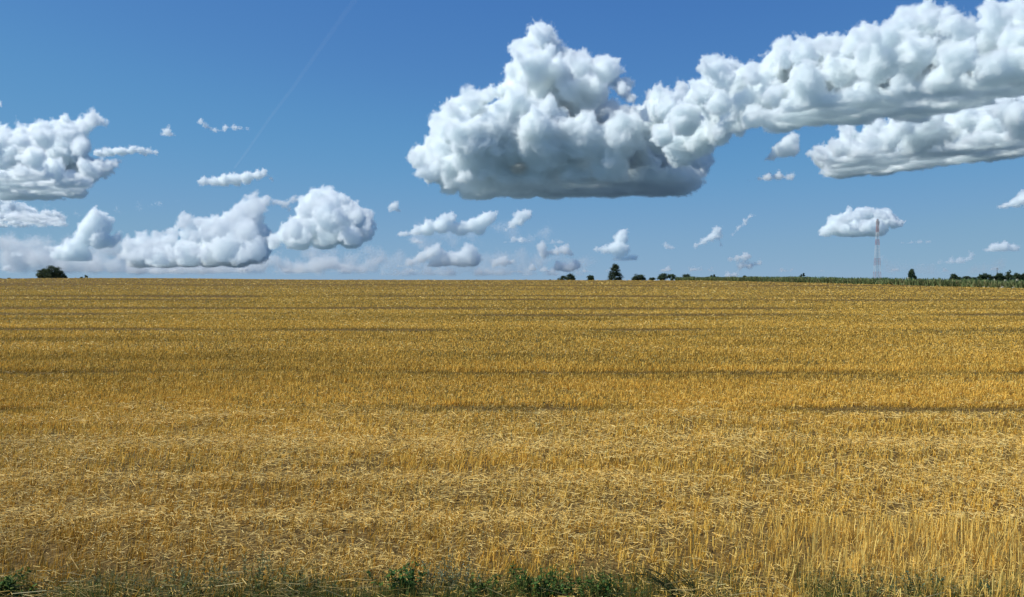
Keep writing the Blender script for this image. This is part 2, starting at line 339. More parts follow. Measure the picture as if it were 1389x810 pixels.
tf = np.array([[v.index for v in f.verts] for f in (tm_.verts.index_update(), tm_.faces)[1]]); tm_.free()
tag(mesh_from('contrail', tv, tf, cloud_material('thin_vapour', .00005, False), smooth=True), 'faint slanting contrail across the upper left sky', 'contrail', kind='stuff')
wisp('bit of cloud at the far left edge', [(0,140,4),(-5,143,5)], 148, od=2)

# ------------------------------------------------------------------ terrain
def sstep(a, b, x):
    t = np.clip((x - a) / (b - a), 0, 1); return t * t * (3 - 2 * t)

def terrain(x, y):
    x = np.asarray(x, float); y = np.asarray(y, float)
    z = 0.0137 * y - 0.35
    z = z - 6.5e-5 * np.maximum(0, y - 230) ** 2
    z = z + 1.0 * np.exp(-((x + 140) / 62) ** 2) * sstep(90, 300, y) * (1 - sstep(330, 500, y))
    z = z + 0.35 * np.exp(-((x + 10) / 70) ** 2) * sstep(120, 300, y) * (1 - sstep(330, 500, y))
    z = z - 0.028 * np.maximum(0, x - 92) * sstep(120, 200, y) * (1 - sstep(330, 500, y))
    fl = sstep(430, 560, y)
    z = np.maximum(z, -3) * (1 - fl) + fl * 0.2
    z = z + 0.035 * np.sin(x * .11 + 1) * np.sin(y * .09)
    near = 1 - sstep(4.0, 7.2, y)                             # the verge falls to a shallow ditch at the roadside
    z = z - 0.35 * near
    return z

def field_edge(y):
    """x of the right border of the stubble field"""
    return np.interp(y, [0, 60, 150, 225, 300, 340, 480], [116, 105, 90, 78, 66, 60, 40])

def new_mat(name):
    m = bpy.data.materials.new(name); m.use_nodes = True
    return m, m.node_tree, m.node_tree.nodes['Principled BSDF']

def tint_mat(name, rough=0.6, spec=0.3, trans=0.0, mult=(1, 1, 1), vary=None):
    m, nt, p = new_mat(name)
    at = nt.nodes.new('ShaderNodeAttribute'); at.attribute_name = 'tint'
    mx = nt.nodes.new('ShaderNodeMix'); mx.data_type = 'RGBA'; mx.blend_type = 'MULTIPLY'; mx.inputs['Factor'].default_value = 1
    mx.inputs['B'].default_value = (*mult, 1)
    nt.links.new(at.outputs['Color'], mx.inputs['A']); nt.links.new(mx.outputs['Result'], p.inputs['Base Color'])
    p.inputs['Roughness'].default_value = rough; p.inputs['Specular IOR Level'].default_value = spec
    if trans:
        tr = nt.nodes.new('ShaderNodeBsdfTranslucent'); ms = nt.nodes.new('ShaderNodeMixShader'); ms.inputs[0].default_value = trans
        nt.links.new(mx.outputs['Result'], tr.inputs[0]); nt.links.new(p.outputs[0], ms.inputs[1]); nt.links.new(tr.outputs[0], ms.inputs[2])
        nt.links.new(ms.outputs[0], nt.nodes['Material Output'].inputs[0])
    return m

# how the field changes with distance, read along the drilled rows: (centre y in m, half width, colour factor, height factor, straw)
def dist_of(py): return 3292.0 / (py - 369.2)
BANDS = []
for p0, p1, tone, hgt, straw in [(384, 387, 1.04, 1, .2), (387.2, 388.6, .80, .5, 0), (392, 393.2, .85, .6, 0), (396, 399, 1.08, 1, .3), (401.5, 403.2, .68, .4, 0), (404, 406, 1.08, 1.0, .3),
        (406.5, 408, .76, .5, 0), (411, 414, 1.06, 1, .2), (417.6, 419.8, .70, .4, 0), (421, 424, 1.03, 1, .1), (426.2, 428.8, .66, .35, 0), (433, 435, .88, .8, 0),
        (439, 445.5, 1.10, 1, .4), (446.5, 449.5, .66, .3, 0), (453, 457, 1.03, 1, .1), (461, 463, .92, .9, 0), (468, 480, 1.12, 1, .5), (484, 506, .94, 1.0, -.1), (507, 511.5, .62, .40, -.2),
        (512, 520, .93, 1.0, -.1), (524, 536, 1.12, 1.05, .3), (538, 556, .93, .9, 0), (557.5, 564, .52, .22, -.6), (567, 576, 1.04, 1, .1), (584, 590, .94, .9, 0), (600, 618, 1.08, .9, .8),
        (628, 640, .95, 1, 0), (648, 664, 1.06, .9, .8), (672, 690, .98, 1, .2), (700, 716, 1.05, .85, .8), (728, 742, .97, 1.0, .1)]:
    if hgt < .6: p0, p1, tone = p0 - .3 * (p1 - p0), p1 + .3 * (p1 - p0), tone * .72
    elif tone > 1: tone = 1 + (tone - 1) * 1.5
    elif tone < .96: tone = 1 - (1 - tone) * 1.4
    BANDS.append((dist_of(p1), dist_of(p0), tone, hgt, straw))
def bands(x, y):
    """tone, height factor, straw amount at field points"""
    yy = y + 0.012 * x + (0.012 * y) * vnoise(np.c_[x / (4 + .12 * y), y / 6, np.zeros_like(x)], 5)
    tone = np.ones_like(y); hf = np.ones_like(y); st = np.zeros_like(y)
    brk = vnoise(np.c_[x / (2.5 + .1 * y), y / 9, np.ones_like(x)], 9)          # tracks and swaths come and go
    brk2 = sstep(-.75, .3, brk)
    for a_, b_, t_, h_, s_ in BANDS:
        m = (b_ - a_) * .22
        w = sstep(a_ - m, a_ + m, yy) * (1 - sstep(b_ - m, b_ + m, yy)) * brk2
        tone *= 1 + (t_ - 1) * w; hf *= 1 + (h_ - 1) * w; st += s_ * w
    k = vnoise(np.c_[x / 3.1, y / 1.3, np.zeros_like(x)], 21) * .6 + vnoise(np.c_[x / 9, y / 2.2, np.zeros_like(x)], 22) * .4
    tone *= 1 + .14 * k; hf *= 1 + .16 * k
    k2 = vnoise(np.c_[x / 14, y / 4, np.zeros_like(x)], 23); tone *= 1 + .10 * k2
    yv = np.log(y); k3 = vnoise(np.c_[x / (1.5 + .12 * y), yv * 26, np.zeros_like(x)], 24); tone *= 1 + .10 * k3 * sstep(9, 14, y); st += .25 * np.clip(k3, 0, 1)
    k4 = vnoise(np.c_[x / (12 + .9 * y), yv * 11, np.zeros_like(x)], 25) + .6 * vnoise(np.c_[x / (9 + .6 * y), yv * 24, np.zeros_like(x)], 27); tone *= 1 + .17 * k4 * sstep(9, 13, y)
    tone *= 1 + .24 * sstep(8.2, 10, y) * (1 - sstep(17, 26, y)) + .08 * sstep(40, 70, y)
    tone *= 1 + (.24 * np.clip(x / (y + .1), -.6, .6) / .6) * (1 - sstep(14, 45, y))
    return tone, hf, st

# ground: one sheet out to the horizon
def axis_pts(lim, n, p):
    t = np.linspace(-1, 1, n); return np.sign(t) * (np.expm1(np.abs(t) * p) / np.expm1(p)) * lim
gx = axis_pts(70000, 360, 8.5); gy = axis_pts(70000, 420, 8.8)
GX, GY = np.meshgrid(gx, gy)
gv = np.c_[GX.ravel(), GY.ravel(), terrain(GX.ravel(), GY.ravel())]
far = np.hypot(gv[:, 0], gv[:, 1]); gv[:, 2] = gv[:, 2] * (1 - sstep(1500, 4000, far))
nx_, ny_ = len(gx), len(gy)
ii = (np.arange(ny_ - 1)[:, None] * nx_ + np.arange(nx_ - 1)[None, :]).ravel()
gf = np.c_[ii, ii + 1, ii + 1 + nx_, ii + nx_]
infield = ((gv[:, 0] < field_edge(gv[:, 1])) & (gv[:, 0] > -420) & (gv[:, 1] > 6.6) & (gv[:, 1] < 480))
gcol = np.where(infield[:, None], np.array([.155, .098, .030]), np.array([.14, .20, .235]))  # unseen far land tinted blue to bounce fill light onto the cloud bases
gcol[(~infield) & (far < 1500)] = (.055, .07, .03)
gm, nt, p = new_mat('field_soil')
at = nt.nodes.new('ShaderNodeAttribute'); at.attribute_name = 'tint'
tc = nt.nodes.new('ShaderNodeTexCoord')
mpg = nt.nodes.new('ShaderNodeMapping'); mpg.inputs['Scale'].default_value = (.35, 1.6, 1); nt.links.new(tc.outputs['Object'], mpg.inputs[0])
n1 = nt.nodes.new('ShaderNodeTexNoise'); n1.inputs['Scale'].default_value = 1.4; n1.inputs['Detail'].default_value = 5; n1.inputs['Roughness'].default_value = .65
nt.links.new(mpg.outputs[0], n1.inputs['Vector'])
n2 = nt.nodes.new('ShaderNodeTexNoise'); n2.inputs['Scale'].default_value = 22; n2.inputs['Detail'].default_value = 4; nt.links.new(tc.outputs['Object'], n2.inputs['Vector'])
mr = nt.nodes.new('ShaderNodeMapRange'); mr.inputs[1].default_value = .3; mr.inputs[2].default_value = .7; mr.inputs[3].default_value = .72; mr.inputs[4].default_value = 1.25
nt.links.new(n1.outputs[0], mr.inputs[0])
mr2 = nt.nodes.new('ShaderNodeMapRange'); mr2.inputs[1].default_value = .35; mr2.inputs[2].default_value = .65; mr2.inputs[3].default_value = .5; mr2.inputs[4].default_value = 1.3
nt.links.new(n2.outputs[0], mr2.inputs[0])
mm = nt.nodes.new('ShaderNodeMath'); mm.operation = 'MULTIPLY'; nt.links.new(mr.outputs[0], mm.inputs[0]); nt.links.new(mr2.outputs[0], mm.inputs[1])
vm_ = nt.nodes.new('ShaderNodeVectorMath'); vm_.operation = 'SCALE'; nt.links.new(at.outputs['Color'], vm_.inputs[0]); nt.links.new(mm.outputs[0], vm_.inputs['Scale'])
nt.links.new(vm_.outputs[0], p.inputs['Base Color']); p.inputs['Roughness'].default_value = .95; p.inputs['Specular IOR Level'].default_value = .1
bp = nt.nodes.new('ShaderNodeBump'); bp.inputs['Strength'].default_value = .6; bp.inputs['Distance'].default_value = .05
nt.links.new(n2.outputs[0], bp.inputs['Height']); nt.links.new(bp.outputs[0], p.inputs['Normal'])
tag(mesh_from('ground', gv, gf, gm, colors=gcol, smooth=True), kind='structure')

# ------------------------------------------------------------------ stubble and straw
def blades(base, yaw, lean, leandir, h, w, col, top=.8):
    """n flat stems: base (n,3); returns verts (4n,3), faces, colours"""
    n = len(base)
    side = np.c_[np.cos(yaw), np.sin(yaw), np.zeros(n)]
    up = np.c_[np.sin(lean) * np.cos(leandir), np.sin(lean) * np.sin(leandir), np.cos(lean)]
    b = base; t = base + up * h[:, None]
    hw = (w / 2)[:, None]
    V = np.stack([b - side * hw, b + side * hw, t + side * hw * top, t - side * hw * top], 1).reshape(-1, 3)
    F = np.arange(4 * n).reshape(n, 4)
    return V, F, np.repeat(col, 4, 0)

def straw_colour(n, tone, r0=(.735, .472, .088), spread=.22):
    c = np.array(r0)[None] * (1 + rng.normal(0, spread, (n, 1)))
    warm = rng.normal(0, .07, n)
    c = c * np.c_[1 + warm, np.ones(n), 1 - warm * 2.2]
    c = c * tone[:, None]; return np.clip(c * np.minimum(1, .86 / c.max(1))[:, None], .01, .86)

def sample_wedge(n, y0, y1, p, umax=.70):
    """n points in front of the road with density per square metre falling as y**-p"""
    e = 2 - p                                                 # area element is 2 umax y dy
    r = rng.random(n)
    y = (y0 ** e + r * (y1 ** e - y0 ** e)) ** (1 / e) if abs(e) > 1e-6 else y0 * (y1 / y0) ** r
    x = rng.uniform(-umax, umax, n) * y
    return x, y

VB, FB, CB = [], [], []
def add_blades(store, V, F, Cc):
    store[1].append(F + sum(len(v) for v in store[0])); store[0].append(V); store[2].append(Cc)

def right_pale(x, y):
    """the stand of taller pale stubble at the roadside on the right"""
    return sstep(1.6, 3.2, x) * (1 - sstep(8.7, 9.6, y + .25 * vnoise(np.c_[x, y, x * 0], 31)))

stub = ([], [], [])
# near: clumps of stems in drilled rows
for (y0, y1, dens, pw_) in ((6.9, 17, 125, 0.0), (17, 42, 0, 2.6), (42, 330, 0, 3.0)):
    if pw_ == 0:
        n = int(dens * .70 * (y1 ** 2 - y0 ** 2))
        x, y = sample_wedge(n, y0, y1, 0.0)
        row = .125; y = np.where(rng.random(n) < .7, np.round(y / row) * row + rng.normal(0, .022, n), y)
        k = 4
    elif y0 == 17:
        x, y = sample_wedge(190000, y0, y1, pw_); k = 2
    else:
        x, y = sample_wedge(420000, y0, y1, pw_); k = 1
    n = len(x)
    x = np.repeat(x, k) + rng.normal(0, .018, n * k); y = np.repeat(y, k) + rng.normal(0, .018, n * k); n = len(x)
    ok = (x < field_edge(y)); x, y = x[ok], y[ok]; n = len(x)
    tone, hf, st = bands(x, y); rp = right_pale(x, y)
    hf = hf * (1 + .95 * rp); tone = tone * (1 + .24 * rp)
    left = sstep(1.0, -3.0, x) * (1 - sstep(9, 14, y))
    gap = 1 - .75 * sstep(.12, .45, vnoise(np.c_[x / .42, y / .30, x * 0], 91)) * (1 - sstep(20, 34, y)) * (1 - .6 * rp)
    keep = rng.random(n) < gap * np.clip(hf * 1.25, .18, 1) * (1 - .5 * np.clip(st, 0, .8)); x, y, tone, hf, st, rp, left = [q[keep] for q in (x, y, tone, hf, st, rp, left)]; n = len(x)
    h = np.clip((.130 - .045 * sstep(12, 70, y)) * hf * (1 + rng.normal(0, .22, n)), .04, .42)
    pxw = y / 851.0                                            # metres per picture pixel at that distance
    w = np.where(rng.random(n) < .2, .010, .0055) * rng.uniform(.8, 1.25, n)
    w = np.maximum(w, pxw * rng.uniform(.4, .8, n))
    lean = np.abs(rng.normal(0, .28, n)) + .2 * rng.random(n) * (1 - rp); ld = rng.normal(0.35, 1.3, n)
    yaw = rng.normal(0, .75, n)
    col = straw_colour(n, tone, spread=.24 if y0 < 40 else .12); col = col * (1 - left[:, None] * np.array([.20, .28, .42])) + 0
    col = col * (1 - rp[:, None]) + col * np.array([1.04, 1.12, 1.5]) * rp[:, None]
    grn = (vnoise(np.c_[x / 5, y / 2, x * 0], 41) > .15) & (rng.random(n) < .10 * (1 - rp))
    col[grn] = np.array([.20, .20, .09]) * rng.uniform(.7, 1.2, (grn.sum(), 1))
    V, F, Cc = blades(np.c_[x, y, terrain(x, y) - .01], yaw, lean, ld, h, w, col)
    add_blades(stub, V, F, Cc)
stem_mat = tint_mat('straw_stem', .55, .2, .28)
o = mesh_from('stubble', np.concatenate(stub[0]), np.concatenate(stub[1]), stem_mat, colors=np.concatenate(stub[2]))
tag(o, 'golden cut straw stubble covering the whole sloping field', 'stubble', kind='stuff')
print('BLADES', len(o.data.polygons))

# loose straw lying over the stubble
lit = ([], [], [])
for (N_, y0, y1, pw_) in ((300000, 6.9, 18, 0.6), (120000, 18, 60, 2.2), (36000, 60, 320, 3.0)):
    x, y = sample_wedge(N_, y0, y1, pw_)
    ok = x < field_edge(y); x, y = x[ok], y[ok]
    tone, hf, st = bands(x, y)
    cl = vnoise(np.c_[x / 1.7, y / .6, x * 0], 51) * .5 + vnoise(np.c_[x / .5, y / .3, x * 0], 52) * .35
    keep = rng.random(len(x)) < np.clip(.28 + .7 * st + .6 * cl, .03, 1); x, y, tone, hf, st = [q[keep] for q in (x, y, tone, hf, st)]; n = len(x)
    L_ = rng.uniform(.02, .11, n) * (1 + 1.3 * (rng.random(n) < .05)); az = rng.uniform(0, 2 * np.pi, n)
    z = terrain(x, y) + .14 * hf * rng.uniform(.1, 1.0, n)
    lean = np.pi / 2 - rng.normal(0, .22, n)
    w = np.maximum(np.where(rng.random(n) < .2, .007, .0038), y / 851. * rng.uniform(.35, .6, n))
    L_ = np.maximum(L_, y / 851. * 2)
    yaw = az + np.pi / 2
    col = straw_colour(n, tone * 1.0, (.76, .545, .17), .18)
    # lying stems get their width in the vertical plane half of the time
    side = np.c_[np.cos(yaw), np.sin(yaw), rng.normal(0, .9, n)]; side /= np.linalg.norm(side, axis=1, keepdims=True)
    up = np.c_[np.sin(lean) * np.cos(az), np.sin(lean) * np.sin(az), np.cos(lean)]
    b = np.c_[x, y, z]; t = b + up * L_[:, None]; mid = (b + t) / 2; hw = (w / 2)[:, None]
    V = np.stack([b - side * hw, b + side * hw, t + side * hw, t - side * hw], 1).reshape(-1, 3)
    add_blades(lit, V, np.arange(4 * n).reshape(n, 4), np.repeat(col, 4, 0))
o = mesh_from('loose_straw', np.concatenate(lit[0]), np.concatenate(lit[1]), stem_mat, colors=np.concatenate(lit[2]))
tag(o, 'pale loose straw scattered over the stubble', 'straw', kind='stuff')
print('STRAW', len(o.data.polygons))

# ------------------------------------------------------------------ green crop beyond the right border of the field
crop_mat = tint_mat('crop_leaf', .6, .25, .25)
pl = ([], [], [])
n = 26000
y = rng.uniform(120, 430, n); x = field_edge(y) + .5 + np.abs(rng.normal(0, 1, n)) ** 1.0 * rng.choice([1.5, 12, 60], n, p=[.35, .35, .3])
ok = (x < 330) & (x / y > .205 + .02 * vnoise(np.c_[y / 9, y * 0, y * 0], 3)); x, y = x[ok], y[ok]; n = len(x)
z = terrain(x, y)
for k in range(5):                                            # each plant: a stem and arching leaves
    hh = rng.uniform(.9, 1.5, n) * (1 + .22 * vnoise(np.c_[x / 3, y / 6, x * 0], 8)) * (1 if k == 0 else rng.uniform(.45, .95, n))
    rim = np.clip((x - field_edge(y)) / 4, 0, 1)
    c0_ = np.array([.21, .25, .095]); c1_ = np.array([.12, .19, .065])
    col = (c0_ * (1 - rim[:, None]) + c1_ * rim[:, None]) * rng.uniform(.6, 1.35, (n, 1))
    dry = rng.random(n) < (.22 * (1 - rim) + .05); col[dry] = np.array([.30, .27, .12]) * rng.uniform(.6, 1.1, (dry.sum(), 1))
    V, F, Cc = blades(np.c_[x + rng.normal(0, .15, n), y + rng.normal(0, .15, n), z], rng.uniform(0, 3.14, n), np.abs(rng.normal(.12 if k == 0 else .45, .2, n)), rng.uniform(0, 6.28, n),
                      hh, rng.uniform(.10, .24, n), col, .5)
    add_blades(pl, V, F, Cc)
o = mesh_from('crop_plants', np.concatenate(pl[0]), np.concatenate(pl[1]), crop_mat, colors=np.concatenate(pl[2]))
tag(o, 'dark green standing crop beyond the right border of the stubble', 'crop', kind='stuff')
# pale slanted tufts on stems that stand out of the crop border
hd = ([], [], [])
for (px, py, Y, s_) in [(1231, 379, 205, .55), (1266, 381, 200, .3), (1272, 379.5, 205, .5), (1348, 381, 165, .5), (1363.5, 381, 160, .45), (1379.5, 381, 155, .45), (1316, 386.5, 168, .4),
                        (1340, 390, 158, .3), (1359, 390.3, 152, .4), (1374, 391, 150, .3), (1171, 379.5, 225, .5), (1099, 381, 235, .4), (1334.5, 389.5, 160, .3)]:
    u, zz = ray(px, py); m = 14
    c = np.array([u * Y, Y, CAM_Z + zz * Y])[None] + rng.normal(0, .20 * s_, (m, 3)) + np.linspace(-.4, .4, m)[:, None] * np.array([s_, 0, s_ * .8])
    V, F, Cc = blades(c, rng.uniform(0, 3, m), rng.uniform(.2, 1.4, m), rng.uniform(0, 6.28, m), rng.uniform(.15, .35, m) * s_ * 1.6, np.full(m, .16 * s_ * 1.6), np.tile([.78, .74, .58], (m, 1)), 1)
    add_blades(hd, V, F, Cc)
    V, F, Cc = blades(np.array([[u * Y, Y, float(terrain(u * Y, Y))]]), np.zeros(1), np.zeros(1), np.zeros(1), np.array([max(.3, CAM_Z + zz * Y - float(terrain(u * Y, Y)))]), np.array([.04]), np.array([[.2, .2, .1]]))
    add_blades(hd, V, F, Cc)
o = mesh_from('pale_tufts', np.concatenate(hd[0]), np.concatenate(hd[1]), crop_mat, colors=np.concatenate(hd[2]))
tag(o, 'pale slanted tufts dotted over the green crop', 'seed heads', kind='stuff')

# ------------------------------------------------------------------ trees on the skyline
leaf_mat = tint_mat('leaf', .55, .3, .2)
bark, nt, p = new_mat('bark'); p.inputs['Roughness'].default_value = .9
nb_ = nt.nodes.new('ShaderNodeTexNoise'); nb_.inputs['Scale'].default_value = 6; rp_ = nt.nodes.new('ShaderNodeValToRGB')
rp_.color_ramp.elements[0].color = (.05, .04, .03, 1); rp_.color_ramp.elements[1].color = (.14, .11, .08, 1)
nt.links.new(nb_.outputs[0], rp_.inputs[0]); nt.links.new(rp_.outputs[0], p.inputs['Base Color'])

def tube_path(pts, rad, sides=6):
    V, F = [], []
    pts = [np.array(q, float) for q in pts]
    for i_, q in enumerate(pts):
        d = pts[min(i_ + 1, len(pts) - 1)] - pts[max(i_ - 1, 0)]; d /= np.linalg.norm(d) + 1e-9
        a_ = np.cross(d, [0.3, 1, .1]); a_ /= np.linalg.norm(a_); b_ = np.cross(d, a_)
        for k in range(sides):
            t = 2 * np.pi * k / sides
            V.append(q + (a_ * math.cos(t) + b_ * math.sin(t)) * rad[i_])
    for i_ in range(len(pts) - 1):
        for k in range(sides):
            F.append((i_ * sides + k, i_ * sides + (k + 1) % sides, (i_ + 1) * sides + (k + 1) % sides, (i_ + 1) * sides + k))
    return V, F

def tree(name, label, lobes, Y, colour=(.030, .050, .020), leaves=5000, leafsize=.26, cat='tree', group='trees and bushes on the skyline', airy=0.0, trunk_px=None, cone=False):
    """lobes: (px, py, rx_px, rz_px) ellipses of the crown as seen; Y: distance in metres"""
    pxm = Y / F_PX
    cx_ = float(np.mean([l[0] for l in lobes])) if trunk_px is None else trunk_px
    X0 = ray(cx_, 380)[0] * Y; Z0 = float(terrain(X0, Y)) - .1
    root = bpy.data.objects.new(name, None); C.objects.link(root); root.location = (X0, Y, Z0); tag(root, label, cat, group)
    crown = []; V, F = [], []
    top = max(CAM_Z + ray(l[0], l[1])[1] * Y for l in lobes) - Z0
    tr = max(.12, top * .028)
    stems = [[(0, 0, 0), (rng.normal(0, .1), 0, top * .35), (rng.normal(0, .2), 0, top * .75)]]
    area = sum(l[2] * l[3] for l in lobes)
    for (px, py, rx, rz) in lobes:
        c = np.array([ray(px, py)[0] * Y - X0, rng.normal(0, .3 * rx * pxm), CAM_Z + ray(px, py)[1] * Y - Z0]); ax = np.array([rx * pxm, rx * pxm * .95, rz * pxm]) * 1.17
        stems.append([(0, 0, top * .18), tuple(c * [.5, .5, .6] + [0, 0, top * .05]), tuple(c)])
        nl = int(leaves * rx * rz / area)
        nc = max(8, int(nl / 55))
        d = rng.normal(size=(nc, 3)); d /= np.linalg.norm(d, axis=1, keepdims=True)
        r_ = rng.uniform(.35, 1.0, nc) ** .6
        if cone:
            t = rng.uniform(-1, 1, nc); rad = ((1 - t) / 2) ** .8 * rng.uniform(.55, 1.15, nc) + .08; an = rng.uniform(0, 6.28, nc)
            cl = c + np.c_[np.cos(an) * rad, np.sin(an) * rad, t] * ax
            size = rng.uniform(.10, .2, nc)
        else:
            cl = c + d * r_[:, None] * ax * .86; size = rng.uniform(.14, .30, nc)
        if airy: keep_ = rng.random(nc) > airy; cl, size = cl[keep_], size[keep_]
        kk = max(4, nl // max(1, len(cl)))
        pts = np.repeat(cl, kk, 0) + rng.normal(size=(len(cl) * kk, 3)) * np.repeat(size, kk)[:, None] * ax * [1, 1, .75] * .8
        crown.append(np.c_[pts, np.repeat(rng.uniform(.65, 1.4, len(cl)), kk)])
        for q in range(4):                                    # limbs reach into the clumps
            if len(cl): stems.append([tuple(c * [.5, .5, .6] + [0, 0, top * .05]), tuple(cl[rng.integers(len(cl))])])
    Pc = np.concatenate(crown); Pc = Pc[Pc[:, 2] > .15]; n = len(Pc)
    e1 = rng.normal(size=(n, 3)); e1 /= np.linalg.norm(e1, axis=1, keepdims=True)
    e2 = np.cross(e1, rng.normal(size=(n, 3))); e2 /= np.linalg.norm(e2, axis=1, keepdims=True)
    sz = (leafsize * rng.uniform(.5, 1.2, n))[:, None]
    q = Pc[:, :3]
    Vl = np.stack([q - e1 * sz, q + e2 * sz * .55, q + e1 * sz, q - e2 * sz * .55], 1).reshape(-1, 3)
    col = np.array(colour)[None] * Pc[:, 3:4] * rng.uniform(.8, 1.2, (n, 1)); col = np.repeat(col, 4, 0)
    mesh_from('crown', Vl, np.arange(4 * n).reshape(n, 4), leaf_mat, root, colors=col)
    for i_, sp_ in enumerate(stems):
        r0 = tr * (1 if i_ == 0 else .45 if len(sp_) == 3 else .2)
        v, f = tube_path(sp_, [r0, r0 * .7, r0 * .3][:len(sp_)] if len(sp_) == 3 else [r0, r0 * .4])
        F += [tuple(a_ + len(V) for a_ in ff) for ff in f]; V += v
    mesh_from('trunk', np.array(V), np.array(F), bark, root)
    return root

DK = (.048, .080, .034); MD = (.070, .105, .042)
tree('tree', 'largest bushy tree left of the field centre, broad open crown above the crest', [(68, 371, 7, 8), (75, 368, 8, 8), (82, 373, 6, 7), (73, 375, 9, 5)], 420, MD, 9000, airy=.12)
tree('tree', 'smaller rounded tree touching the left side of the largest bushy tree', [(57, 371, 5, 5), (53, 374, 4, 4), (60, 375, 4, 4), (60, 368, 3, 4)], 425, MD, 5000)
tree('bush', 'tiny bush at the right foot of the largest bushy tree', [(88.5, 376.5, 2.5, 2.5)], 420, MD, 900, cat='bush')
tree('bush', 'dark low bush cut by the left edge of the picture', [(0, 379, 4, 2.2)], 430, DK, 900, cat='bush')
tree('bush', 'tiny lone bush just right of the left edge', [(13, 379, 2, 2.2)], 430, MD, 700, cat='bush')
tree('bush', 'low ragged bush right of the bushy tree pair', [(111, 377.5, 2, 2), (116, 376.3, 2.6, 2.6)], 430, MD, 1200, cat='bush')
tree('bush', 'thin grey green scrub furthest right of the left group', [(124, 378.3, 4, 1.3), (129, 378.5, 3, 1.1)], 430, (.07, .09, .05), 900, cat='bush')
tree('bush', 'dark sloping bush, first of the middle skyline row', [(773, 376, 5.5, 5), (766, 378, 6, 3.2), (760, 379.5, 4, 2), (777, 378, 3, 3)], 480, DK, 5000, cat='bush')
tree('bush', 'very small dot of a bush left of the dark sloping one', [(746, 380.3, 1.2, 1)], 480, DK, 300, cat='bush')
tree('bush', 'small dark dome shaped bush left of the pyramid tree', [(800.5, 377.5, 4.6, 3.6)], 480, DK, 3000, cat='bush')
tree('tree', 'tall pyramid shaped tree in the middle of the skyline', [(834.5, 371.5, 9.5, 10.5), (835, 377, 9, 4), (833, 368, 5, 5)], 470, (.04, .062, .024), 9000, cone=True)
tree('bush', 'wide humped bush right of the pyramid tree', [(866, 376.5, 6.5, 4.5), (861, 378.5, 4, 3), (872, 378.5, 4, 2.6)], 480, DK, 5000, cat='bush')
tree('bush', 'low small bush between the humped bush and the twin trees', [(884.5, 378.5, 3.6, 1.9)], 500, DK, 1500, cat='bush')
tree('tree', 'round dark left tree of the twin trees', [(899, 375.8, 6, 4.4), (896, 378, 4, 2.6)], 520, DK, 4000)
tree('tree', 'loose open right tree of the twin trees', [(911, 376, 5, 4), (908, 374, 2.2, 2.4), (914, 375, 2.2, 2.6)], 520, MD, 2500, airy=.3)
tree('tree', 'pale round tree with low scrub to its right', [(932, 376, 5, 4.2), (938, 378.5, 4, 2)], 560, (.055, .085, .045), 3500, airy=.15)
tree('bush', 'pair of pointed bushes at the start of the crop line', [(965, 376, 1.8, 2.6), (969.5, 375.5, 2, 3.0)], 500, DK, 1500, cat='bush')
tree('bush', 'small pointed bush poking out of the crop line', [(1010.5, 375.5, 2.2, 1.8)], 480, DK, 900, cat='bush')
tree('bush', 'double tuft bush above the middle of the crop line', [(1086.5, 373.8, 1.4, 2), (1090, 373.2, 1.6, 2.2)], 470, DK, 900, cat='bush')
tree('tree', 'dark pointed conifer rising from the crop right of the mast', [(1237, 374.5, 5.2, 7.5)], 420, DK, 5000, cone=True)
tree('tree', 'low twin peaked tree, first of the right hand row', [(1294.5, 376, 4, 4), (1299, 378, 4.5, 2.4), (1291, 378, 3, 2.6)], 430, DK, 4000)
tree('bush', 'flat dome shaped bush between two darker trees on the right', [(1314.5, 378.5, 8, 3.4)], 430, (.045, .07, .03), 3000, cat='bush')
tree('tree', 'wide three lobed dark tree left of the thin pole', [(1331, 376.5, 4, 4.5), (1337, 376, 4.5, 4.8), (1343, 376.5, 4, 4.2)], 430, DK, 5000)
tree('tree', 'broad round dark tree right beside the thin pole', [(1357, 376, 5.6, 5.2), (1351, 378, 4, 3.6), (1361, 378, 3.6, 3)], 430, DK, 5000)
tree('tree', 'tallest airy tree of the right hand row', [(1368.5, 372.5, 4.6, 5.2), (1369, 368.5, 2.6, 2.4), (1366, 378, 4, 3.4), (1372, 377, 3.6, 3.6)], 440, MD, 3200, airy=.35)
tree('tree', 'round dark tree right of the tallest airy tree', [(1378.5, 376, 5, 4.8), (1382, 378.5, 3, 3)], 430, DK, 4500)
tree('tree', 'dark tree cut by the right edge of the picture', [(1389.5, 376.5, 4.2, 5)], 430, DK, 3500)
# low scrub strips that nobody could count
sc_ = ([], [], [])
for (a_, b_, yy_, hpx, Yd) in [(915, 965, 380, 2.2, 540), (950, 1100, 379, 2.0, 520), (1300, 1389, 382, 2.5, 470)]:
    n = int((b_ - a_) * 60); px = rng.uniform(a_, b_, n); Yv = rng.uniform(Yd - 15, Yd + 15, n)
    u = (px - CX) / F_PX; hm = hpx / F_PX * Yd * (1 + .5 * vnoise(np.c_[px / 5, px * 0, px * 0], 61)); zz = CAM_Z + (HZ - yy_) / F_PX * Yd + rng.random(n) * hm
    V, F, Cc = blades(np.c_[u * Yv, Yv, zz], rng.uniform(0, 3, n), rng.uniform(0, 1.2, n), rng.uniform(0, 6.28, n), rng.uniform(.3, .7, n), rng.uniform(.2, .4, n), np.array(DK) * rng.uniform(.7, 1.8, (n, 1)), .5)
    add_blades(sc_, V, F, Cc)
o = mesh_from('scrub_vegetation', np.concatenate(sc_[0]), np.concatenate(sc_[1]), leaf_mat, colors=np.concatenate(sc_[2]))
tag(o, 'low dark scrub line along the far skyline on the right', 'scrub', kind='stuff')

